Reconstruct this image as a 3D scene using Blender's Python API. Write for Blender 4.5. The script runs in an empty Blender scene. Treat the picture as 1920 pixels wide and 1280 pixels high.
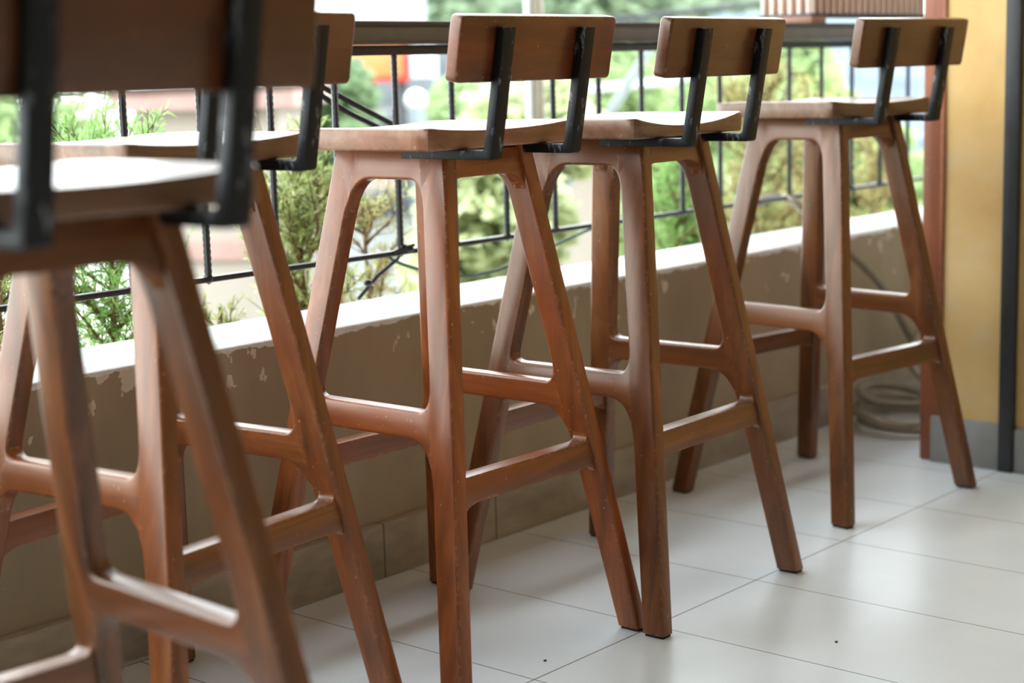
import bpy, bmesh, math, random
from mathutils import Vector, Matrix
random.seed(7)

# ------------------------------------------------------------------ units
# everything below is written in survey units; one unit is S metres
S = 0.8208
sc = bpy.context.scene
COL = sc.collection

# ------------------------------------------------------------------ camera
F_PX, PITCH, ROLL, YAW, EYE = 3191.2, 0.159903, -0.026262, 0.710047, 1.08
cy, sy, cp, sp = math.cos(YAW), math.sin(YAW), math.cos(PITCH), math.sin(PITCH)
FW = Vector((cy*cp, sy*cp, -sp))
RT0 = Vector((sy, -cy, 0)); UP0 = RT0.cross(FW)
RT = RT0*math.cos(ROLL) + UP0*math.sin(ROLL)
UP = UP0*math.cos(ROLL) - RT0*math.sin(ROLL)
cam = bpy.data.cameras.new('camera')
cam.lens = 36*F_PX/1920; cam.sensor_width = 36
cam.clip_start = .05; cam.clip_end = 300
cam.dof.use_dof = True
cam.dof.focus_distance = 3.12*S
cam.dof.aperture_fstop = 3.0
cam.dof.aperture_blades = 9
co = bpy.data.objects.new('camera', cam); COL.objects.link(co)
co.matrix_world = Matrix(((RT.x, UP.x, -FW.x, 0), (RT.y, UP.y, -FW.y, 0), (RT.z, UP.z, -FW.z, EYE*S), (0, 0, 0, 1)))
sc.camera = co

def ray(px, py):
    return FW + RT*((px-960)/F_PX) - UP*((py-640)/F_PX)
def onY(px, py, Y):
    v = ray(px, py); t = Y/v.y
    return Vector((v.x*t, Y, EYE+v.z*t))
def onZ(px, py, Z):
    v = ray(px, py); t = (Z-EYE)/v.z
    return Vector((v.x*t, v.y*t, Z))
def deep(px, py, d):
    v = ray(px, py)
    return Vector((v.x*d, v.y*d, EYE+v.z*d))

# ------------------------------------------------------------------ sky, exposure
SKY = 3.6
w = bpy.data.worlds.new('overcast_sky'); sc.world = w; w.use_nodes = True
nt = w.node_tree; nt.nodes.clear()
wo = nt.nodes.new('ShaderNodeOutputWorld'); bg = nt.nodes.new('ShaderNodeBackground')
tc = nt.nodes.new('ShaderNodeTexCoord'); sx = nt.nodes.new('ShaderNodeSeparateXYZ')
rp = nt.nodes.new('ShaderNodeValToRGB')
nt.links.new(tc.outputs['Generated'], sx.inputs[0]); nt.links.new(sx.outputs['Z'], rp.inputs[0])
e = rp.color_ramp.elements
e[0].position = 0.0; e[0].color = (.90, .97, 1.0, 1)
e[1].position = 1.0; e[1].color = (.80, .92, 1.0, 1)
nt.links.new(rp.outputs[0], bg.inputs[0]); bg.inputs[1].default_value = SKY
nt.links.new(bg.outputs[0], wo.inputs[0])
sc.view_settings.view_transform = 'Standard'; sc.view_settings.look = 'None'
sc.view_settings.gamma = 1; sc.view_settings.use_curve_mapping = False
sc.view_settings.exposure = 1.2
sc.cycles.use_denoising = True
sc.cycles.max_bounces = 10; sc.cycles.diffuse_bounces = 6

# ------------------------------------------------------------------ material helpers
def lin(c):
    r = []
    for v in c:
        v /= 255
        r.append(v/12.92 if v <= .04045 else ((v+.055)/1.055)**2.4)
    return (*r, 1)
class NT:
    def __init__(s, name):
        s.m = bpy.data.materials.new(name); s.m.use_nodes = True
        s.t = s.m.node_tree; s.t.nodes.clear()
        s.o = s.n('OutputMaterial')
        s.b = s.n('BsdfPrincipled'); s.l(s.b.outputs[0], s.o.inputs[0])
        s.tc = s.n('TexCoord')
    def n(s, t, **k):
        x = s.t.nodes.new('ShaderNode'+t)
        for a, v in k.items(): setattr(x, a, v)
        return x
    def l(s, a, b): s.t.links.new(a, b)
    def mapping(s, scale, coord='Object'):
        m = s.n('Mapping'); m.inputs['Scale'].default_value = scale
        s.l(s.tc.outputs[coord], m.inputs[0]); return m.outputs[0]
    def noise(s, vec, scale, detail=4, rough=.55, dist=0):
        x = s.n('TexNoise'); x.inputs['Scale'].default_value = scale; x.inputs['Detail'].default_value = detail
        x.inputs['Roughness'].default_value = rough; x.inputs['Distortion'].default_value = dist
        if vec is not None: s.l(vec, x.inputs['Vector'])
        return x.outputs['Fac']
    def ramp(s, fac, stops):
        r = s.n('ValToRGB'); el = r.color_ramp.elements
        while len(el) < len(stops): el.new(.5)
        for q, (p, c) in zip(el, stops):
            q.position = p; q.color = c if len(c) == 4 else lin(c)
        s.l(fac, r.inputs[0]); return r.outputs[0]
    def math(s, op, a, b=0.0, c=None):
        x = s.n('Math', operation=op)
        for i, v in enumerate((a, b, c)):
            if v is None: continue
            if isinstance(v, (int, float)): x.inputs[i].default_value = v
            else: s.l(v, x.inputs[i])
        return x.outputs[0]
    def mix(s, fac, a, b, mode='MIX'):
        x = s.n('MixRGB', blend_type=mode)
        for i, v in enumerate((fac, a, b)):
            if isinstance(v, (int, float)): x.inputs[i].default_value = v
            elif isinstance(v, tuple): x.inputs[i].default_value = v if len(v) == 4 else lin(v)
            else: s.l(v, x.inputs[i])
        return x.outputs[0]
    def set(s, **k):
        for a, v in k.items():
            i = s.b.inputs[a.replace('_', ' ')]
            if isinstance(v, tuple): i.default_value = v if len(v) == 4 else lin(v)
            elif isinstance(v, (int, float)): i.default_value = v
            else: s.l(v, i)
        return s
    def bump(s, h, strength=.2, dist=.002):
        x = s.n('Bump'); x.inputs['Strength'].default_value = strength; x.inputs['Distance'].default_value = dist
        s.l(h, x.inputs['Height']); s.l(x.outputs[0], s.b.inputs['Normal'])

def plain(name, c, rough=.6, metal=0., var=.12, scale=14, spec=.5):
    k = NT(name); v = k.noise(k.mapping((1, 1, 1)), scale)
    base = lin(c)
    lo = tuple(x*(1-var) for x in base[:3])+(1,); hi = tuple(min(1, x*(1+var)) for x in base[:3])+(1,)
    k.set(Base_Color=k.ramp(v, [(.3, lo), (.7, hi)]), Roughness=rough, Metallic=metal, Specular_IOR_Level=spec)
    return k.m

def wood(name, axis, dark, mid, light, rough=.34):
    k = NT(name)
    s = [34., 34., 34.]; s[axis] = 2.2
    oi = k.n('ObjectInfo')
    vec = k.mapping(tuple(s))
    off = k.n('VectorMath', operation='ADD'); k.l(vec, off.inputs[0])
    mul = k.n('Combine' + 'XYZ')
    for i in range(3): k.l(k.math('MULTIPLY', oi.outputs['Random'], 37.0+11*i), mul.inputs[i])
    k.l(mul.outputs[0], off.inputs[1])
    g = k.noise(off.outputs[0], 1.0, 5, .6, .6)
    col = k.ramp(g, [(.25, dark), (.5, mid), (.78, light)])
    s2 = [5., 5., 5.]; s2[axis] = 2.
    p = k.noise(k.mapping(tuple(s2)), 2.0, 4, .6)
    col = k.mix(k.ramp(p, [(.38, (0, 0, 0, 1)), (.75, (.55, .55, .55, 1))]), col, (150, 76, 32))
    q = k.noise(k.mapping(tuple(s2)), 3.3, 5, .65)
    col = k.mix(k.ramp(q, [(.55, (0, 0, 0, 1)), (.8, (.5, .5, .5, 1))]), col, (72, 50, 38))
    # varnish rubbed off in small flecks on the arrises
    bv = k.n('Bevel'); bv.samples = 4; bv.inputs['Radius'].default_value = .006
    ge = k.n('NewGeometry'); dt = k.n('VectorMath', operation='DOT_PRODUCT')
    k.l(bv.outputs[0], dt.inputs[0]); k.l(ge.outputs['Normal'], dt.inputs[1])
    ed = k.math('SUBTRACT', 1.0, dt.outputs['Value'])
    fl = k.noise(k.mapping((1, 1, 1)), 95, 3, .7)
    mask = k.math('MULTIPLY', k.math('GREATER_THAN', ed, .03), k.math('GREATER_THAN', fl, .56))
    col = k.mix(k.math('MULTIPLY', mask, .55), col, (196, 150, 112))
    sp_ = k.noise(k.mapping((1, 1, 1)), 120, 2, .5)
    col = k.mix(k.math('MULTIPLY', k.math('GREATER_THAN', sp_, .735), .45), col, (200, 160, 125))
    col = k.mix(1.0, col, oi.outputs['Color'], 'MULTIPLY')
    rr = k.noise(k.mapping((1, 1, 1)), 22, 3)
    k.set(Base_Color=col, Roughness=k.math('MULTIPLY_ADD', rr, .22, rough-.11))
    k.b.inputs['Specular Tint'].default_value = (1, .86, .70, 1); k.b.inputs['Coat Tint'].default_value = (1, .93, .84, 1)
    k.b.inputs['Coat Weight'].default_value = .35; k.b.inputs['Coat Roughness'].default_value = .26
    k.bump(g, .12, .0015)
    return k.m

# ------------------------------------------------------------------ mesh helpers
def link(name, bm, mat, parent=None, smooth=.6, loc=None, mats=None):
    bmesh.ops.recalc_face_normals(bm, faces=bm.faces[:])
    for v in bm.verts: v.co = v.co*S
    me = bpy.data.meshes.new(name); bm.to_mesh(me); bm.free()
    if smooth:
        for p in me.polygons: p.use_smooth = True
        me.set_sharp_from_angle(angle=smooth)
    for m in (mats or [mat]): me.materials.append(m)
    o = bpy.data.objects.new(name, me); COL.objects.link(o)
    if loc is not None: o.location = Vector(loc)*S
    if parent: o.parent = parent
    return o
def tag(o, label=None, cat=None, group=None, kind=None):
    for a, v in (('label', label), ('category', cat), ('group', group), ('kind', kind)):
        if v: o[a] = v
    return o
def thing(name, label, cat, loc=(0, 0, 0), rz=0, group=None):
    o = bpy.data.objects.new(name, None); COL.objects.link(o)
    o.empty_display_size = .1
    o.location = Vector(loc)*S; o.rotation_euler = (0, 0, rz)
    return tag(o, label, cat, group)
def struct(name, bm, mat, label=None, parent=None, smooth=.6):
    return tag(link(name, bm, mat, parent, smooth), label, None, None, 'structure')
def box(bm, a, b, bev=0, seg=2):
    x0, y0, z0 = a; x1, y1, z1 = b
    v = [bm.verts.new(p) for p in ((x0,y0,z0),(x1,y0,z0),(x1,y1,z0),(x0,y1,z0),(x0,y0,z1),(x1,y0,z1),(x1,y1,z1),(x0,y1,z1))]
    fs = [bm.faces.new([v[i] for i in f]) for f in ((3,2,1,0),(4,5,6,7),(0,1,5,4),(1,2,6,5),(2,3,7,6),(3,0,4,7))]
    if bev:
        es = list({e for f in fs for e in f.edges})
        bmesh.ops.bevel(bm, geom=es, offset=bev, segments=seg, profile=.5, affect='EDGES')
    return bm
def boxm(a, b, bev=0): return box(bmesh.new(), a, b, bev)
def prism(pts, flags, t0, t1, fmap, bev, seg=3):
    """closed outline pts (a, z) extruded from t0 to t1; outline edge i (i to i+1) is rounded over when flags[i]"""
    bm = bmesh.new(); n = len(pts)
    A = [bm.verts.new(fmap(p[0], p[1], t0)) for p in pts]
    B = [bm.verts.new(fmap(p[0], p[1], t1)) for p in pts]
    bm.faces.new(A); bm.faces.new(B[::-1])
    for i in range(n):
        j = (i+1) % n
        bm.faces.new((A[i], B[i], B[j], A[j]))
    if bev:
        bm.edges.ensure_lookup_table()
        es = []
        for i in range(n):
            if flags[i]:
                j = (i+1) % n
                es.append(bm.edges.get((A[i], A[j]))); es.append(bm.edges.get((B[i], B[j])))
        bmesh.ops.recalc_face_normals(bm, faces=bm.faces[:])
        bmesh.ops.bevel(bm, geom=es, offset=bev, segments=seg, profile=.5, affect='EDGES', clamp_overlap=True)
    return bm
def tube(bm, pts, r, n=8, cap=True):
    pts = [Vector(p) for p in pts]; rings = []
    rr = r if isinstance(r, (list, tuple)) else [r]*len(pts)
    prev = None
    for i, p in enumerate(pts):
        d = (pts[min(i+1, len(pts)-1)] - pts[max(i-1, 0)])
        d = d.normalized() if d.length > 1e-9 else Vector((0, 0, 1))
        if prev is None:
            u = d.orthogonal().normalized()
        else:
            u = (prev - d*prev.dot(d))
            u = u.normalized() if u.length > 1e-6 else d.orthogonal().normalized()
        prev = u; v = d.cross(u)
        rings.append([bm.verts.new(p + (u*math.cos(2*math.pi*k/n) + v*math.sin(2*math.pi*k/n))*rr[i]) for k in range(n)])
    for a, b in zip(rings, rings[1:]):
        for k in range(n): bm.faces.new((a[k], a[(k+1) % n], b[(k+1) % n], b[k]))
    if cap:
        bm.faces.new(rings[0][::-1]); bm.faces.new(rings[-1])
    return bm
def smoothpath(P, k=8):
    P = [Vector(p) for p in P]; out = []
    for i in range(len(P)-1):
        p0 = P[max(i-1, 0)]; p1 = P[i]; p2 = P[i+1]; p3 = P[min(i+2, len(P)-1)]
        for j in range(k):
            t = j/k
            out.append(.5*((2*p1) + (p2-p0)*t + (2*p0-5*p1+4*p2-p3)*t*t + (3*p1-p0-3*p2+p3)*t**3))
    out.append(P[-1]); return out

# ------------------------------------------------------------------ materials
DK, MD, LT = (62, 38, 22), (120, 68, 34), (164, 102, 56)
M_leg = wood('varnished_wood_upright', 2, DK, MD, LT)
M_side = wood('varnished_wood_side_rail', 1, DK, MD, LT)
M_cross = wood('varnished_wood_cross_rail', 0, DK, MD, LT)
M_seat = wood('varnished_wood_seat', 0, (80, 62, 52), (126, 98, 80), (158, 132, 114), .30)
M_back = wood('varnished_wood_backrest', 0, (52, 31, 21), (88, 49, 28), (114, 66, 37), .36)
k = NT('worn_black_paint')
n1 = k.noise(k.mapping((1, 1, .35)), 60, 5, .7)
chip = k.ramp(n1, [(.59, (0, 0, 0, 1)), (.65, (1, 1, 1, 1))])
k.set(Base_Color=k.mix(chip, (11, 11, 12), (110, 112, 114)), Specular_IOR_Level=.3, Roughness=.5, Metallic=0.); M_black = k.m
M_rubber = plain('black_rubber', (22, 22, 22), .8)

k = NT('floor_tile')
sp3 = k.n('SeparateXYZ'); k.l(k.tc.outputs['Object'], sp3.inputs[0])
def line_mask(out, off, period, half):
    f = k.math('FRACT', k.math('DIVIDE', k.math('SUBTRACT', out, off - 50*period), period))
    return k.math('LESS_THAN', k.math('ABSOLUTE', k.math('SUBTRACT', f, .5)), 0.5-half/period), f
mx, fx = line_mask(sp3.outputs['X'], 2.2168*S, .3655*S, .0011)
my, fy = line_mask(sp3.outputs['Y'], 1.8744*S, .7310*S, .0013)
tile = k.math('MULTIPLY', mx, my)
dirt = k.noise(k.mapping((1, 1, 1)), 2.2, 5, .6)
tcol = k.ramp(dirt, [(.3, (216, 219, 220)), (.7, (230, 233, 234))])
k.set(Base_Color=k.mix(tile, (96, 92, 86), tcol), Roughness=k.math('MULTIPLY_ADD', dirt, .06, .285))
k.b.inputs['Specular IOR Level'].default_value = .6
k.bump(tile, .3, .0008); M_floor = k.m

k = NT('painted_parapet')
s3 = k.n('SeparateXYZ'); k.l(k.tc.outputs['Object'], s3.inputs[0])
nz = k.noise(k.mapping((1, 1, .15)), 16, 5, .65)
nz2 = k.noise(k.mapping((1, 1, 1)), 40, 4, .6)
edge = k.math('ADD', k.math('MULTIPLY', k.math('SUBTRACT', nz, .5), .036), .448)
white = k.math('GREATER_THAN', s3.outputs['Z'], edge)
grime = k.noise(k.mapping((1, 1, .4)), 5, 5, .6)
col = k.ramp(grime, [(.3, (158, 140, 114)), (.7, (176, 158, 130))])
# flaked patches, thicker towards the top
pn = k.noise(k.mapping((1, 1, .7)), 28, 4, .55)
pz = k.math('MULTIPLY', k.math('SUBTRACT', s3.outputs['Z'], .36), 1.1)
pm = k.math('GREATER_THAN', k.math('ADD', pn, k.math('MINIMUM', pz, .09)), .69)
col = k.mix(pm, col, (222, 210, 190))
sn = k.noise(k.mapping((1, 1, 1)), 75, 2, .5)
col = k.mix(k.math('GREATER_THAN', sn, .745), col, (196, 188, 170))
wcol = k.ramp(nz2, [(.3, (226, 226, 222)), (.7, (240, 240, 238))])
k.set(Base_Color=k.mix(white, col, wcol), Roughness=.7)
k.bump(k.math('ADD', grime, white), .25, .002); M_parapet = k.m

k = NT('skirting_tile')
s3 = k.n('SeparateXYZ'); k.l(k.tc.outputs['Object'], s3.inputs[0])
fr = k.math('FRACT', k.math('DIVIDE', k.math('ADD', s3.outputs['X'], 15.0+.05), .3))
jt = k.math('GREATER_THAN', fr, .012)
g1 = k.noise(k.mapping((1, 1, 2.5)), 6, 6, .65)
k.set(Base_Color=k.mix(jt, (90, 80, 70), k.ramp(g1, [(.28, (140, 126, 108)), (.72, (186, 172, 152))])), Roughness=.5); M_skirt = k.m

k = NT('yellow_limewash')
g1 = k.noise(k.mapping((1, 1, 1)), 3.2, 6, .6, .4); g2 = k.noise(k.mapping((1, 1, 1)), 11, 5, .6)
c1 = k.ramp(g1, [(.3, (196, 152, 88)), (.55, (212, 174, 112)), (.75, (220, 190, 138))])
c1 = k.mix(k.ramp(g2, [(.55, (0, 0, 0, 1)), (.8, (.4, .4, .4, 1))]), c1, (190, 180, 150))
k.set(Base_Color=c1, Roughness=.75); k.bump(g2, .2, .003); M_yellow = k.m
M_greybase = plain('grey_skirting', (142, 140, 136), .5, 0, .2, 9)
M_post = wood('reddish_post_wood', 2, (96, 52, 36), (132, 72, 48), (156, 92, 62), .5)
M_steel = plain('dark_steel', (40, 40, 40), .5, 0, .3, 30)
M_ceil = plain('ceiling_board', (176, 170, 160), .8)
M_room = plain('room_plaster', (176, 170, 160), .8)
M_rail = plain('black_rail_paint', (46, 47, 48), .38, 0, .3, 60)
M_counter = plain('dark_counter_board', (58, 54, 50), .4, 0, .2, 12)
M_channel = plain('brown_grey_channel', (100, 98, 94), .38, 0, .15, 20)

M_greywall = plain('grey_plaster', (160, 152, 142), .8)
# ------------------------------------------------------------------ setting
YW = 2.5257; ZP = .5555; YB = 2.81; XE = 4.14
struct('floor', boxm((-4.2, -3.7, -.1), (6.2, YW+.1, 0)), M_floor)
struct('wall_front', boxm((-4.2, YW+.024, -.05), (6.2, YB, ZP), .006), M_parapet, smooth=0)
bm = boxm((-4.2, YW, 0), (5.6, YW+.04, .120), .003)
struct('baseboard_front', bm, M_skirt)
struct('wall_right', boxm((XE, -3.7, -.05), (XE+.2, 2.05, 3.0)), M_yellow)
struct('light_block_side', boxm((XE+.201, -3.7, -.05), (6.2, 2.05, 3.0)), M_greywall)  # unseen block added to keep daylight off the counter and low wall
bm = boxm((XE-.012, -3.7, 0), (XE+.02, 1.837, .118), .003); box(bm, (XE-.012, 1.877, 0), (XE+.02, 2.0735, .125), .003)
struct('baseboard_right', bm, M_greybase)
bm = boxm((XE, 2.046, 0), (XE+.22, 2.1105, 3.0), .005); box(bm, (XE-.006, 2.0445, .125), (XE+.05, 2.056, 3.0), .002)
struct('trim_1', bm, M_post)
struct('trim_2', boxm((XE-.02, 1.837, 0), (XE+.03, 1.877, 3.0), .003), M_steel)
struct('wall_back', boxm((-4.2, -3.9, -.05), (XE+.2, -3.7, 3.0)), M_room)  # unseen, put in with the ceiling to enclose the light
struct('wall_left', boxm((-4.4, -3.7, -.05), (-4.2, 2.5, 3.0)), plain('dark_left_wall', (62, 56, 50), .8))  # unseen wall, coloured dark to cut light bounced onto the stool legs
struct('ceiling', boxm((-4.4, -3.9, 3.0), (6.2, 2.9, 3.15)), M_ceil)  # out of view, put in to close the interior light from above
struct('trim_3', boxm((-4.4, 2.6, 2.75), (6.2, 2.8, 3.0)), M_post)
struct('wall_end', boxm((5.6, 2.05, -.05), (5.75, YB, 3.0)), M_greywall)  # unseen, carried up to the ceiling to shut out daylight

# ------------------------------------------------------------------ bar stools
B0, B1, D0, D1, E0, E1, ZT = .2727, .1218, .2832, .1459, .2680, .1273, .9254
TH, ZTOP = .0345, .941
bz = lambda z: B0+(B1-B0)*z/ZT
dz = lambda z: D0+(D1-D0)*z/ZT
ez = lambda z: E0+(E1-E0)*z/ZT
wz = lambda z: .0495+.008*z/ZT
ri = lambda z: -dz(z)+wz(z)       # inner edge of the rear leg
fi = lambda z: ez(z)-wz(z)        # inner edge of the front leg
def fillet(c, xe, sgn, h, v, n=7):
    """curve from the leg edge to the rail line at height c; xe(z) leg edge, sgn direction towards the middle, v signed height"""
    P = Vector((xe(c), c)); a = Vector((xe(c+v), c+v)); b = Vector((xe(c)+sgn*h, c))
    return [tuple((1-t)**2*a + 2*t*(1-t)*P + t*t*b) for t in [i/n for i in range(n+1)]]
def rail_outline(zb, zt, L, R, bl, br, tl=None, tr=None):
    """rail between the leg edges L(z) and R(z); each corner (h, v) is a concave fillet, None a square end"""
    pts, fl = [], []
    def add(seq, flag_last):
        for q in seq[:-1]: pts.append(q); fl.append(True)
        pts.append(seq[-1]); fl.append(flag_last)
    left_b = fillet(zb, L, 1, bl[0], -bl[1]); add(left_b, True)
    right_b = fillet(zb, R, -1, br[0], -br[1])[::-1]; add(right_b, False)      # then up the right leg: a glued joint
    if tr: add(fillet(zt, R, -1, tr[0], tr[1]), True)
    else: pts.append((R(zt), zt)); fl.append(True)
    if tl: add(fillet(zt, L, 1, tl[0], tl[1])[::-1], False)
    else: pts.append((L(zt), zt)); fl.append(False)
    return pts, fl
ZS = (.4404, .4894)      # side stretchers
ZR = (.3327, .3791)      # front and rear footrests
ZA = .8868               # underside of the side aprons
SB = dict(zb=ZS[0], zt=ZS[1], L=ri, R=fi, bl=(.055, .085), br=(.035, .05), tl=(.03, .05), tr=(.022, .022))
SA = dict(zb=ZA, zt=ZTOP, L=ri, R=fi, bl=(.03, .055), br=(.045, .075))
def panel_bm(sx):
    """the whole side frame, two legs with stretcher and apron, rounded over along its outline"""
    mid = .5*(ri(.7)+fi(.7))
    z0 = .006
    def half(rear):
        xe = ri if rear else fi; xo = (lambda z: -dz(z)) if rear else ez
        sg = 1 if rear else -1; q = 'l' if rear else 'r'
        b_s, t_s, b_a = SB['b'+q], SB['t'+q], SA['b'+q]
        P = [(mid, ZS[0])] + fillet(ZS[0], xe, sg, b_s[0], -b_s[1])[::-1]
        P += [(xe(z0), z0), (xo(z0), z0), (xo(ZTOP), ZTOP), (mid, ZTOP), (mid, ZA)]
        P += fillet(ZA, xe, sg, b_a[0], -b_a[1])[::-1] + fillet(ZS[1], xe, sg, t_s[0], t_s[1]) + [(mid, ZS[1])]
        return P
    bm = bmesh.new(); cache = {}
    def vert(p, t):
        key = (round(p[0], 5), round(p[1], 5), t)
        if key not in cache: cache[key] = bm.verts.new((sx*(bz(p[1])-t), p[0], p[1]))
        return cache[key]
    rim = []
    for P in (half(True), half(False)):
        A = [vert(p, 0) for p in P]; B = [vert(p, TH) for p in P]
        bm.faces.new(A); bm.faces.new(B[::-1])
        n = len(P)
        for i in range(n):
            j = (i+1) % n
            if abs(P[i][0]-mid) < 1e-6 and abs(P[j][0]-mid) < 1e-6: continue     # where the two halves meet
            bm.faces.new((A[i], B[i], B[j], A[j]))
            if not (abs(P[i][1]-z0) < 1e-6 and abs(P[j][1]-z0) < 1e-6):
                rim += [(A[i], A[j]), (B[i], B[j])]
    bmesh.ops.recalc_face_normals(bm, faces=bm.faces[:])
    es = [bm.edges.get(e_) for e_ in rim]
    bmesh.ops.bevel(bm, geom=es, offset=.0062, segments=3, profile=.5, affect='EDGES', clamp_overlap=True)
    return bm
def cut(bm, co_, no):
    """keep the side the normal points away from"""
    bmesh.ops.bisect_plane(bm, geom=bm.verts[:]+bm.edges[:]+bm.faces[:], plane_co=co_, plane_no=no, clear_outer=True)
    ed = [e_ for e_ in bm.edges if e_.is_boundary]
    if ed: bmesh.ops.holes_fill(bm, edges=ed, sides=0)
def edge_plane(xe, off):
    d = Vector((0, xe(1)-xe(0), 1)).normalized()
    n = Vector((0, d.z, -d.y))
    return Vector((0, xe(0)+off, 0)), n
def leg_bm(sx, rear):
    bm = panel_bm(sx)
    c_, n = edge_plane(ri, .0006) if rear else edge_plane(fi, -.0006)
    cut(bm, c_, n if rear else -n)
    return bm
def side_bm(sx, o):
    bm = panel_bm(sx)
    c_, n = edge_plane(ri, .0006); cut(bm, c_, -n)
    c_, n = edge_plane(fi, -.0006); cut(bm, c_, n)
    cut(bm, Vector((0, 0, .72)), Vector((0, 0, 1 if o is SB else -1)))
    return bm
def cross_bm(zb, zt, rear, bl, br, tl, tr, inset=.010, th=.032):
    L = lambda z: -(bz(z)-TH); R = lambda z: bz(z)-TH
    pts, fl = rail_outline(zb, zt, L, R, bl, br, tl, tr)
    if rear: fm = lambda a, z, t: (a, -dz(z)+inset+t, z)
    else: fm = lambda a, z, t: (a, ez(z)-inset-t, z)
    return prism(pts, fl, 0, th, fm, .005)
SW, SR, SF, SBT, STP = .1985, .1815, .1765, .941, .9805
def seat_bm(dish=.0085):
    bm = bmesh.new(); nx, ny = 22, 18
    def top(x, y):
        u = x/SW; v = (y+SR)/(SR+SF)
        d = dish*(1-min(1, abs(u)/.94)**2.2)*(1.0-.4*v)
        return STP - d - .003*max(0, v-.75)*4
    def corner(x, y):
        r = .014; cx = max(-SW+r, min(SW-r, x)); cyy = max(-SR+r, min(SF-r, y))
        dx, dy = x-cx, y-cyy; l = math.hypot(dx, dy)
        return (cx+dx*r/l, cyy+dy*r/l) if l > r else (x, y)
    T, Bt = {}, {}
    for i in range(nx+1):
        for j in range(ny+1):
            s = lambda k, n: (1-math.cos(math.pi*k/n))/2*.35 + .65*k/n
            x = -SW+2*SW*s(i, nx); y = -SR+(SR+SF)*s(j, ny)
            xx, yy = corner(x, y)
            T[i, j] = bm.verts.new((xx, yy, top(xx, yy))); Bt[i, j] = bm.verts.new((xx, yy, SBT))
    for i in range(nx):
        for j in range(ny):
            bm.faces.new((T[i, j], T[i+1, j], T[i+1, j+1], T[i, j+1])); bm.faces.new((Bt[i, j], Bt[i, j+1], Bt[i+1, j+1], Bt[i+1, j]))
    loop = [(i, 0) for i in range(nx)]+[(nx, j) for j in range(ny)]+[(i, ny) for i in range(nx, 0, -1)]+[(0, j) for j in range(ny, 0, -1)]
    rim = []
    for a, b in zip(loop, loop[1:]+loop[:1]):
        bm.faces.new((T[a], Bt[a], Bt[b], T[b]))
        rim += [bm.edges.get((T[a], T[b])), bm.edges.get((Bt[a], Bt[b]))]
    bmesh.ops.recalc_face_normals(bm, faces=bm.faces[:])
    bmesh.ops.bevel(bm, geom=rim, offset=.0045, segments=3, profile=.5, affect='EDGES', clamp_overlap=True)
    return bm
def bracket_bm(s):
    u, hw = .1085, .0155
    pts = [(-.045, .9243), (-.250, .9243), (-.2544, .9275), (-.2931, 1.1439), (-.2751, 1.1450), (-.2390, .9430), (-.235, .9405), (-.045, .9405)]
    return prism(pts, [True]*8, s*u-hw, s*u+hw, lambda a, z, t: (t, a, z), .0022, 2)
def board_bm():
    BW, z0, z1, r = .2085, 1.0540, 1.1630, .009
    pts = []
    for cxs, czs, a0 in ((BW-r, z0+r, -90), (BW-r, z1-r, 0), (-BW+r, z1-r, 90), (-BW+r, z0+r, 180)):
        for q in range(5):
            a = math.radians(a0+22.5*q); pts.append((cxs+r*math.cos(a), czs+r*math.sin(a)))
    ry = lambda z: -(.2588+(.2786-.2588)*(z-z0)/(z1-z0))+.002
    # rows of extra points on the long edges keep the outline true; the faces stay flat
    th = math.atan((.2786-.2588)/(z1-z0)); ct_, st_ = math.cos(th), math.sin(th)
    return prism(pts, [True]*len(pts), 0, .027, lambda a, z, t: (a, ry(z)+t*ct_, z+t*st_), .0038, 3)

def make_stool(label):
    t = thing('bar_stool', label, 'bar stool', group=None)
    link('seat', seat_bm(), M_seat, t)
    for sx in (-1, 1):
        for rear in (True, False):
            lg = link('leg', leg_bm(sx, rear), M_leg, t)
            yo = -dz(0) if rear else ez(0)-wz(0)
            b = bmesh.new()
            xa, xb = sorted((sx*(B0-.004), sx*(B0-TH+.004)))
            box(b, (xa, yo+.004, 0), (xb, yo+wz(0)-.004, .0068), .001)
            link('foot_pad', b, M_rubber, lg)
        link('side_stretcher', side_bm(sx, SB), M_side, t)
        link('side_apron', side_bm(sx, SA), M_side, t)
    for rear in (True, False):
        link('footrest', cross_bm(*ZR, rear, (.045, .03), (.02, .012), (.012, .008), (.022, .016)), M_cross, t)
        link('cross_apron', cross_bm(.8895, .935, rear, (.022, .02), (.050, .032), None, None), M_cross, t)
    br = None
    link('backrest', board_bm(), M_back, t)
    for s in (-1, 1): link('back_bracket', bracket_bm(s), M_black, t)
    return t
def copy_tree(o, parent=None):
    c = o.copy(); COL.objects.link(c)
    if parent: c.parent = parent
    for ch in list(o.children): copy_tree(ch, c)
    return c
POSES = [
 (.9872, 1.5388, -.0556, 1.0078, 'large blurred wooden bar stool nearest the camera, backrest cut off at top left'),
 (1.6713, 2.1981, .1107, 1.0056, 'wooden bar stool second from the left, mostly hidden behind the blurred nearest stool'),
 (2.2911, 2.1560, .0048, 1.001, 'orange-brown wooden bar stool in the middle of the row of five'),
 (2.7844, 2.0993, .0314, .9973, 'fourth wooden bar stool from the left, its near foot touching the middle stool'),
 (3.7040, 2.1587, -.1245, 1.0015, 'darkest wooden bar stool at the far end, in front of the yellow wall')]
proto = None
tmp = link('seat_blank', seat_bm(.018), M_seat); deep_seat = tmp.data; bpy.data.objects.remove(tmp)
TINTS = [(.64, .65, .64), (.92, .88, .84), (1.16, .98, .86), (.74, .76, .78), (.60, .63, .66)]  # wood tone per stool; the first is also darkened for shade and vignetting
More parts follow.
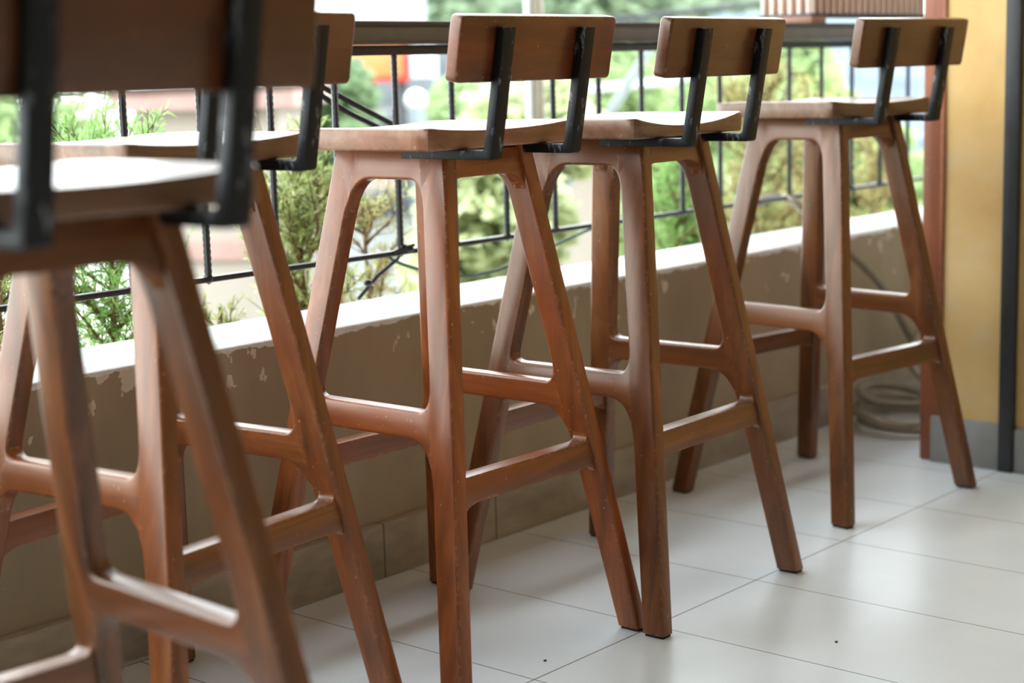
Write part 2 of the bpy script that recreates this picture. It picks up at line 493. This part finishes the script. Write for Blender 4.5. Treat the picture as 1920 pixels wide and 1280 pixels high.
for (x, y, rz, s, lab), tint in zip(POSES, TINTS):
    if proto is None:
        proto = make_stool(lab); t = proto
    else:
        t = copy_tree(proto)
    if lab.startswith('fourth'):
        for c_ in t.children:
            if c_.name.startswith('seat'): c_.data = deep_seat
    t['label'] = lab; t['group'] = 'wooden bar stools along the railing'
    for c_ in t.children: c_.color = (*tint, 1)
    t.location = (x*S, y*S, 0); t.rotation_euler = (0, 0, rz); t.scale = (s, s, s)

# ------------------------------------------------------------------ counter ledge and railing
YC = 2.62
ct = thing('counter_ledge', 'long dark counter ledge on top of the railing, behind the stool backrests', 'counter', (0, YC, 1.134))
link('countertop', boxm((-4, -.004, .0385), (6.0, .30, .0505), .002), M_counter, ct)
bm = boxm((-4, 0, .004), (6.0, .012, .0385), .001); box(bm, (-4, -.004, 0), (6.0, .012, .0045), .001)
link('edge_channel', bm, M_channel, ct)
YR = 2.672
rl = thing('railing', 'black steel bar railing standing behind the low wall', 'railing', (0, YR, ZP))
zr = lambda z: z-ZP
link('top_rail', boxm((-4, -.016, zr(1.112)), (6.0, .016, zr(1.134)), .002), M_rail, rl)
link('bottom_rail', boxm((-4, -.009, zr(.669)), (6.0, .009, zr(.681)), .003), M_rail, rl)
def rebar(h, r=.0072, n=8, ribs=34):
    bm = bmesh.new(); pts = []; rr = []
    for i in range(ribs*2+1):
        pts.append((0, 0, h*i/(ribs*2))); rr.append(r*(1.12 if i % 2 else .93))
    tube(bm, pts, rr, n)
    bmesh.ops.create_icosphere(bm, subdivisions=1, radius=.012, matrix=Matrix.Translation((0, 0, .004)))
    return bm
first = None
for i in range(24):
    X = 1.995-.1845*4+.1845*i
    if first is None:
        o = first = link('bar', rebar(1.115-.672), M_rail, rl)
    else:
        o = first.copy(); COL.objects.link(o)
    o.location = (X*S, 0, zr(.672)*S)
for X in (-1.6, .35, 5.45):
    link('post', boxm((X-.02, -.02, 0), (X+.02, .02, zr(1.134)), .002), M_rail, rl)

# ribbed box on the counter
bx = thing('ribbed_box', 'white and brown ribbed box standing on feet on the counter ledge', 'box', (4.442, YC+.004, 1.1845))
BL, BD, BH = .72, .185, .26
k = NT('pale_ribbed_boards')
g1 = k.noise(k.mapping((1, 1, .3)), 9, 4, .6)
k.set(Base_Color=k.ramp(g1, [(.3, (140, 96, 74)), (.7, (170, 126, 102))]), Roughness=.6); M_ribwood = k.m
M_ribgap = plain('pale_rib', (214, 196, 180), .6)
b = boxm((.008, .008, .026), (BL-.008, BD-.008, BH), .002)
link('box_body', b, M_ribwood, bx)
b = bmesh.new()
for i in range(19):
    x = .012+i*(BL-.03)/18
    tube(b, [(x, .006, .028), (x, .006, BH)], .0085, 8)
for i in range(6):
    y = .014+i*(BD-.03)/5
    tube(b, [(.006, y, .028), (.006, y, BH)], .0085, 8)
link('rib_cladding', b, M_ribgap, bx)
link('base_frame', boxm((0, 0, .020), (BL, BD, .030), .002), M_counter, bx)
for x in (.0, BL-.09):
    link('foot', boxm((x, .002, 0), (x+.085, BD-.01, .0205), .002), M_ribwood, bx)

# ------------------------------------------------------------------ garden hose
P = []
c0 = onZ(1724, 797, .013); x2 = onY(1692, 750, 2.33).x
LOOPS = [(c0.x+.02, c0.y-.01, .0135, .205, .200, .000), (c0.x+.05, c0.y+.03, .034, .150, .150, .010), (x2-.01, 2.350, .065, .190, .120, .034), (x2+.10, 2.37, .105, .110, .085, .02)]
for i in range(0, 3*18+1):
    a = 2*math.pi*i/18 - .6; f = i/18; k0 = min(2, int(f)); f -= k0
    q = [p_*(1-f)+q_*f for p_, q_ in zip(LOOPS[k0], LOOPS[k0+1])]
    P.append((q[0]+q[3]*math.cos(a), min(2.488, q[1]+q[4]*math.sin(a)), q[2]+q[5]*math.sin(a)))
tail = [onY(1725, 660, 2.47), onY(1660, 545, 2.49), onY(1590, 470, 2.515)]
q = onY(1545, 425, 2.60); tail.append(Vector((q.x, 2.60, max(q.z, ZP+.015))))
tail += [onY(1510, 396, 2.62), onY(1488, 378, 2.642), onY(1462, 370, 2.70), onY(1428, 376, 2.70), onY(1405, 392, 2.72)]
last = Vector(P[-1])
mid = [Vector((last.x+.03, 2.42, .16)), Vector((tail[0].x+.03, 2.46, .27))]
path = smoothpath([Vector(p) for p in P]+mid+tail, 5)
k = NT('hose_rubber'); g1 = k.noise(k.mapping((1, 1, 1)), 8, 4)
k.set(Base_Color=k.ramp(g1, [(.3, (124, 114, 96)), (.7, (158, 146, 124))]), Roughness=.3)
tag(link('garden_hose', tube(bmesh.new(), path, .0125, 10), k.m), 'grey-brown garden hose coiled on the floor beside the reddish wooden post', 'hose')

# ------------------------------------------------------------------ cables and wires on the railing
M_cable = plain('black_cable', (24, 24, 25), .45); M_green = plain('dark_green_wire', (52, 78, 70), .5)
for i, (pp, lab) in enumerate((([(520, 112), (566, 142), (610, 166), (672, 199), (735, 232), (790, 262)], 'upper of two black cables slanting down behind the railing, beside the second stool'),
        ([(520, 128), (560, 152), (610, 184), (655, 212), (698, 233), (750, 262)], 'lower of two black cables slanting down behind the railing, beside the second stool'))):
    pts = smoothpath([onY(a, b_, 2.74+.02*i) for a, b_ in pp])
    tag(link('cable', tube(bmesh.new(), pts, .0065, 8), M_cable), lab, 'cable', 'black cables by the railing')
pts = smoothpath([onY(a, b_, 2.70) for a, b_ in [(728, 478), (742, 490), (790, 506), (862, 518), (920, 509), (960, 495), (1044, 458), (1122, 424), (1200, 410)]])
tag(link('wire', tube(bmesh.new(), pts, .004, 6), M_green), 'dark green wire sagging under the railing bottom bar', 'wire')
tw = thing('tie_wire', 'twisted black tie wire hanging from the railing down to the low wall', 'wire', onY(745, 480, 2.68))
org = onY(745, 480, 2.68)
b = bmesh.new()
for off in (0, 5):
    tube(b, [onY(a+off*(1 if j == 1 else 0), b_-off*(1 if j == 1 else 0), 2.69)-org for j, (a, b_) in enumerate([(672, 560), (705, 520), (745, 486), (752, 474)])], .0042, 6)
link('strand', b, M_cable, tw)
for (a, b_, r) in ((690, 530, .011), (766, 466, .014), (757, 462, .009)):
    b = bmesh.new(); bmesh.ops.create_icosphere(b, subdivisions=2, radius=r, matrix=Matrix.Translation(onY(a, b_, 2.665)-org) @ Matrix.Diagonal((1, .8, .7, 1)))
    link('knot', b, M_cable, tw)
b = bmesh.new(); tube(b, [onY(736, 474, 2.66)-org, onY(776, 459, 2.66)-org], .004, 6); link('twist', b, M_cable, tw)

# specks on the floor
M_leafbit = plain('dry_leaf', (190, 110, 60), .7); M_dark = plain('dark_crumb', (50, 48, 46), .8)
def speck(name, px, py, r, m, lab, cat):
    p = onZ(px, py, 0); b = bmesh.new()
    bmesh.ops.create_icosphere(b, subdivisions=1, radius=r, matrix=Matrix.Translation((0, 0, r*.35)) @ Matrix.Diagonal((1, .7, .4, 1)))
    tag(link(name, b, m, None, .6, p), lab, cat)
speck('crumb', 1568, 1204, .0042, M_dark, 'tiny dark crumb on the floor tile at the right', 'crumb')
speck('crumb', 1022, 1239, .0042, M_dark, 'tiny dark crumb on the tile below the middle stool', 'crumb')
speck('leaf_scrap', 1305, 893, .008, M_leafbit, 'orange dry leaf scrap on the tile beside a front leg of the far stool', 'leaf')

# ------------------------------------------------------------------ outdoors
GZ = -4.2
M_soil = plain('bed_soil', (96, 78, 60), .9); M_ground = plain('pale_ground', (160, 160, 148), .9, 0, .25, .8)
struct('planting_bed', boxm((-4, YB+.001, GZ), (7, 3.55, .16)), M_soil)
struct('ground', boxm((-40, 3.55, GZ-.2), (90, 110, GZ)), M_ground)
def leafmat(name, a, b_, c, sc_=9, tr=.35):
    k = NT(name)
    n1 = k.noise(k.mapping((1, 1, 1)), sc_, 4, .7)
    col = k.ramp(n1, [(.32, a), (.5, b_), (.68, c)])
    k.set(Base_Color=col, Roughness=.6)
    ts = k.n('BsdfTranslucent'); k.l(col, ts.inputs[0]); mx = k.n('MixShader'); mx.inputs[0].default_value = tr
    k.l(k.b.outputs[0], mx.inputs[1]); k.l(ts.outputs[0], mx.inputs[2]); k.l(mx.outputs[0], k.o.inputs[0])
    return k.m
M_jun = leafmat('juniper_green', (150, 144, 92), (176, 190, 120), (206, 218, 152), 22)
M_jun2 = leafmat('juniper_yellow', (150, 126, 84), (190, 182, 118), (216, 214, 152), 22)
M_jun3 = leafmat('juniper_fresh', (124, 156, 88), (158, 200, 120), (190, 224, 146), 22)
M_twig = plain('twig_bark', (112, 88, 66), .8)
def mesh_raw(name, V, Fc, mat, parent):
    me = bpy.data.meshes.new(name); me.from_pydata([tuple(v) for v in V], [], Fc); me.materials.append(mat)
    o = bpy.data.objects.new(name, me); COL.objects.link(o); o.parent = parent; return o
def shrub(base, h, spread, n_br, needles, mat, label, lean=(0, 0), seed=0, nl=.03):
    rnd = random.Random(seed)
    t = thing('shrub', label, 'shrub', base, 0, 'feathery shrubs behind the railing')
    b = bmesh.new(); V, Fc = [], []
    tube(b, [(0, 0, -.02), (lean[0]*.3, lean[1]*.3, h*.3), (lean[0]*.8, lean[1]*.8, h*.8)], [.012, .009, .004], 6)
    for i in range(n_br):
        z0 = h*(.04+.72*rnd.random()); az = rnd.uniform(0, 2*math.pi)
        L = spread*(.55+.6*rnd.random())*(1.1-.5*z0/h); up = rnd.uniform(.5, 1.3)
        p0 = Vector((lean[0]*z0/h, lean[1]*z0/h, z0)); d = Vector((math.cos(az), math.sin(az), up)).normalized()
        pts = [p0]; cur = p0.copy()
        for s_ in range(6):
            cur = cur + d*L/5
            d = (d+Vector((rnd.gauss(0, .16), rnd.gauss(0, .16), .10+rnd.gauss(0, .1)))).normalized(); pts.append(cur.copy())
        tube(b, pts, [.0045, .004, .0034, .0028, .0022, .0017, .001], 5)
        for j in range(1, 7):
            for q_ in range(3):
                fr_ = rnd.random(); s0 = pts[j-1].lerp(pts[j], fr_)
                dd = (d*.7+Vector((rnd.gauss(0, .6), rnd.gauss(0, .6), .35+rnd.gauss(0, .4)))).normalized()
                tl = spread*rnd.uniform(.18, .42); m_ = max(3, int(needles*rnd.uniform(.6, 1.3)))
                tip = s0+dd*tl
                tube(b, [s0, tip], [.0016, .0006], 3, False)
                for k_ in range(m_):
                    f = rnd.random(); c = s0.lerp(tip, f)
                    nd = (dd*.9+Vector((rnd.gauss(0, .55), rnd.gauss(0, .55), rnd.gauss(0, .55)))).normalized()
                    ll = nl*rnd.uniform(.5, 1.1); sd = nd.orthogonal().normalized()
                    sd = (Matrix.Rotation(rnd.uniform(0, 6.28), 3, nd) @ sd)*ll*.085
                    k0 = len(V); e1 = c+nd*ll*.5; e2 = c+nd*ll
                    V += [c*S, (e1+sd)*S, e2*S, (e1-sd)*S]; Fc.append((k0, k0+1, k0+2, k0+3))
    link('branches', b, M_twig, t, .8)
    mesh_raw('foliage', V, Fc, mat, t)
    return t
def put(px, py, Y): p = onY(px, py, Y); return (p.x, p.y, .16)
SH = [(-15, 400, 3.02, .92, .15, 30, 9, M_jun, 'green feathery shrub at the far left edge, behind the nearest stool legs', 1),
 (190, 400, 3.06, .95, .20, 46, 12, M_jun3, 'green and brown feathery shrub seen between the legs of the nearest stool', 2),
 (405, 520, 3.00, .50, .13, 14, 7, M_jun, 'low sparse shrub against the bright pale house at the left', 3),
 (575, 420, 3.04, .92, .19, 48, 12, M_jun, 'dense green shrub between the second and the middle stool', 4),
 (700, 470, 3.08, .74, .19, 18, 7, M_jun2, 'open yellow-green shrub seen through the arch of the middle stool', 5),
 (1270, 380, 3.10, .92, .20, 44, 12, M_jun3, 'bright green feathery shrub behind the fourth stool', 8),
 (1420, 300, 3.06, 1.05, .24, 56, 12, M_jun2, 'tall yellow-green feathery shrub between the fourth and the far stool', 9),
 (1530, 300, 3.12, 1.00, .20, 40, 10, M_jun2, 'straw-coloured feathery shrub behind the far stool', 10),
 (1640, 350, 3.10, .80, .17, 26, 9, M_jun2, 'yellowish shrub behind the far stool, next to the wooden post', 11)]
for px, py, Y, h, sp_, nb, nd, m, lab, sd in SH:
    shrub(put(px, py, Y), h, sp_, nb, nd, m, lab, (random.uniform(-.05, .05), random.uniform(-.03, .03)), sd)

def house(label, px0, px1, ytop, d, mwall, mroof, depth=3.0, roof='flat', base=None, name='house', cat='house', windows=()):
    a = deep(px0, ytop, d); b_ = deep(px1, ytop, d)
    base = GZ if base is None else base
    o = (a+b_)/2; t = thing(name, label, cat, (o.x, o.y, base))
    xa = Vector((b_.x-a.x, b_.y-a.y, 0)); Lx = xa.length; ang = math.atan2(xa.y, xa.x); t.rotation_euler.z = ang
    H = a.z*.5+b_.z*.5-base
    link('wall', boxm((-Lx/2, 0, 0), (Lx/2, depth, H)), mwall, t)
    if roof == 'flat':
        link('roof', boxm((-Lx/2-.1, -.1, H), (Lx/2+.1, depth+.1, H+.12)), mroof, t)
    else:
        rise = roof; bm = bmesh.new()
        n = max(12, int(Lx/.22)); v = []
        for i in range(n+1):
            x = -Lx/2-.2+(Lx+.4)*i/n; dzv = .035*(i % 2)
            v.append([bm.verts.new((x, -.4, H-.1+dzv)), bm.verts.new((x, depth+.3, H+rise+dzv)), bm.verts.new((x, -.4, H-.16+dzv)), bm.verts.new((x, depth+.3, H+rise-.06+dzv))])
        for p, q_ in zip(v, v[1:]):
            bm.faces.new((p[0], q_[0], q_[1], p[1])); bm.faces.new((p[2], p[3], q_[3], q_[2])); bm.faces.new((p[0], p[2], q_[2], q_[0])); bm.faces.new((p[1], q_[1], q_[3], p[3]))
        bm.faces.new((v[0][0], v[0][1], v[0][3], v[0][2])); bm.faces.new((v[-1][0], v[-1][2], v[-1][3], v[-1][1]))
        link('roof', bm, mroof, t, .3)
    for (wx, wz_, ww, wh) in windows:
        link('window', boxm((wx*Lx-ww/2, -.04, wz_), (wx*Lx+ww/2, .02, wz_+wh), .01), M_win, t)
    return t, ang, Lx, H
M_cream = plain('cream_render', (150, 140, 128), .8, 0, .06, 2); M_whiteh = plain('white_render', (150, 154, 154), .8, 0, .05, 2)
M_groof = plain('grey_roof_sheet', (70, 72, 73), .95, 0, .35, 1.2, .05); M_win = plain('window_dark', (70, 80, 84), .2)
M_blue = plain('pale_blue_roof', (100, 110, 118), .95, 0, .3, 1.5, .05); M_pink = plain('pinkish_band', (150, 122, 112), .8)
M_peach = plain('peach_render', (130, 100, 80), .8)
t, ang, Lx, H = house('cream house with a pinkish band, seen at the left between stool legs', 250, 520, 205, 9.0, M_cream, M_pink, 1.6)
link('band', boxm((-Lx/2-.01, -.03, H-.80), (Lx/2+.01, .02, H-.70)), M_pink, t)
house('white house wall rising above the counter at top centre-left', 600, 767, -120, 24, M_whiteh, M_groof, 4)
house('low house with a long grey corrugated roof behind the lamp post', 560, 1040, 205, 17, M_cream, M_groof, 4.5, .85)
house('small grey-roofed house at the right, below the ribbed box', 1470, 1640, 128, 19, M_whiteh, M_groof, 4, .55)
house('long low shed with a pale blue sheet roof next to the wooden post', 1480, 1800, 215, 15, M_whiteh, M_blue, 4, 1.0)
house('small peach building beside the wooden post, seen above the low wall', 1695, 1790, 292, 11, M_peach, M_blue, 2.5)
house('pale house low down behind the arch of the middle stool', 640, 780, 400, 12.6, M_whiteh, M_groof, .6)
house('pinkish-white wall between the middle and fourth stools', 1020, 1130, 285, 9.5, M_cream, M_pink, 1.4)

# shop sign, lamp post, poles
M_red = plain('red_sign', (170, 44, 34), .5); M_orange = plain('orange_sign', (190, 110, 56), .5, 0, .1, 3); M_white = plain('white_panel', (200, 204, 206), .5)
sg = deep(705, 115, 14); t = thing('sign_board', 'orange and red sign board below the counter at centre left', 'sign', (sg.x, sg.y, GZ), YAW-math.pi/2)
hz = sg.z-GZ
link('panel', boxm((-.22, -.03, hz-.13), (.22, .03, hz+.16), .01), M_orange, t)
link('red_border', boxm((-.26, -.02, hz-.17), (.27, .04, hz+.20), .01), M_red, t)
link('side_panel', boxm((.29, -.03, hz-.14), (.50, .03, hz+.2), .01), M_white, t)
for x in (-.2, .2): link('post', boxm((x-.04, .05, 0), (x+.04, .12, hz)), M_groof, t)
lp = deep(780, 188, 10); t = thing('lamp_post', 'white lamp post with a round globe behind the railing', 'lamp', (lp.x, lp.y, GZ))
hl = lp.z-GZ
b = bmesh.new(); tube(b, [(0, 0, 0), (0, 0, hl-.05)], .050, 16); link('pole', b, plain('lamp_post_paint', (128, 138, 142), .6), t)
b = bmesh.new(); bmesh.ops.create_uvsphere(b, u_segments=24, v_segments=14, radius=.066, matrix=Matrix.Translation((0, 0, hl))); link('globe', b, plain('globe_glass', (200, 205, 206), .4), t)
pp = deep(1006, 40, 6.2); t = thing('pole', 'grey-brown pole rising behind the backrest of the middle stool', 'pole', (pp.x, pp.y, GZ))
b = bmesh.new(); tube(b, [(0, 0, 0), (0, 0, pp.z-GZ+2.2)], .025, 16); link('shaft', b, plain('pole_paint', (140, 132, 112), .5), t)
b = bmesh.new(); tube(b, [(-.038, .01, 0), (-.038, .01, pp.z-GZ+2.0)], .012, 8); link('conduit', b, M_white, t)
A, B_ = deep(1120, 250, 9), deep(1222, 85, 9)
b = bmesh.new(); tube(b, [A+(A-B_)*1.2, B_], .026, 12)
tag(link('slanting_pipe', b, plain('pale_pipe', (110, 118, 114), .5)), 'white pipe slanting across the view between the middle and fourth stools', 'pipe')
for i, (pts_, d, r, lab) in enumerate((([(1000, 56), (1140, 40), (1405, 9), (1600, -14)], 14, .028, 'dark cable rising to the right above the counter, towards the ribbed box'),
      ([(1100, 168), (1280, 150), (1500, 132)], 11.4, .026, 'pale cable crossing behind the fourth stool backrest'))):
    tag(link('overhead_cable', tube(bmesh.new(), [deep(a, b2, d) for a, b2 in pts_], r, 8), M_cable if i == 0 else M_white), lab, 'cable')

M_tree = [leafmat('tree_leaf_fresh', (112, 132, 78), (142, 164, 104), (176, 190, 136), 3.0, .4),
          leafmat('tree_leaf_deep', (84, 110, 70), (112, 138, 92), (146, 164, 120), 3.0, .4),
          leafmat('tree_leaf_pale', (150, 158, 108), (178, 186, 136), (204, 208, 170), 3.0, .4),
          leafmat('tree_leaf_far', (92, 112, 82), (122, 140, 106), (156, 170, 138), 1.5, .3)]
def tree(px, py, d, r, mi, label, leaves=4200, size=.11):
    seed = int(px)
    rnd = random.Random(seed); c = deep(px, py, d)
    t = thing('tree', label, 'tree', (c.x, c.y, GZ), 0, 'trees beyond the railing')
    hc = c.z-GZ; b = bmesh.new()
    tube(b, [(0, 0, -.05), (.05, .02, hc*.5), (0, 0, hc)], [.14, .10, .05], 8)
    lobes = []
    for i in range(9):
        v = Vector((rnd.gauss(0, 1), rnd.gauss(0, 1), rnd.gauss(0, .8))).normalized()*r*.62*rnd.uniform(.5, 1)
        lobes.append((Vector((0, 0, hc))+v, r*rnd.uniform(.35, .6)))
        tube(b, [(0, 0, hc*.7), Vector((0, 0, hc*.85))+v*.5, lobes[-1][0]], [.05, .03, .015], 6)
    link('trunk', b, M_twig, t)
    V, Fc = [], []
    for i in range(leaves):
        o, rr = rnd.choice(lobes); n = Vector((rnd.gauss(0, 1), rnd.gauss(0, 1), rnd.gauss(0, 1))).normalized()
        p = o+n*rr*rnd.uniform(.55, 1.0)
        ax = Vector((rnd.gauss(0, 1), rnd.gauss(0, 1), rnd.gauss(0, .6))).normalized(); sd = ax.orthogonal().normalized()
        s_ = size*rnd.uniform(.6, 1.2); k0 = len(V)
        V += [(p-ax*s_*.5)*S, (p+sd*s_*.28)*S, (p+ax*s_*.5)*S, (p-sd*s_*.28)*S]; Fc.append((k0, k0+1, k0+2, k0+3))
    mesh_raw('crown', V, Fc, M_tree[mi], t)
for a in [(60, 250, 13, 1.0, 0, 'fresh green tree at the far left behind the nearest stool'),
          (890, 10, 34, 3.0, 3, 'pale green tree above the grey roof, left of the pole', 7000, .34),
          (1120, 15, 24, 1.9, 3, 'pale green tree above the counter, right of the pole', 7000, .24),
          (1330, 5, 38, 3.2, 3, 'pale green tree above the counter, just left of the ribbed box', 7000, .34),
          (610, 225, 11.2, .50, 1, 'round green tree below the grey roof, left of the lamp post'),
          (900, 245, 15, .70, 0, 'pale yellow-green tree below the grey roof, right of the lamp post'),
          (1000, 290, 8.4, .45, 2, 'yellow-green tree seen under the backrest of the middle stool'),
          (1180, 240, 12.6, .62, 0, 'deep green tree left of the fourth stool, behind the slanting pipe'),
          (1320, 210, 14.2, .6, 0, 'fresh green tree under the backrest of the fourth stool'),
          (1430, 190, 10.5, .55, 0, 'green tree behind the tall yellow-green shrub'),
          (910, 450, 7.5, .55, 2, 'low pale tree seen between the legs of the middle stool'),
          (1560, 330, 8, .55, 0, 'deep green tree low behind the far stool'),
          (1260, 470, 6.6, .40, 0, 'deep green tree low behind the fourth stool'),
          (1700, 250, 22, 1.0, 1, 'blue-green tree just left of the wooden post')]:
    tree(*a)
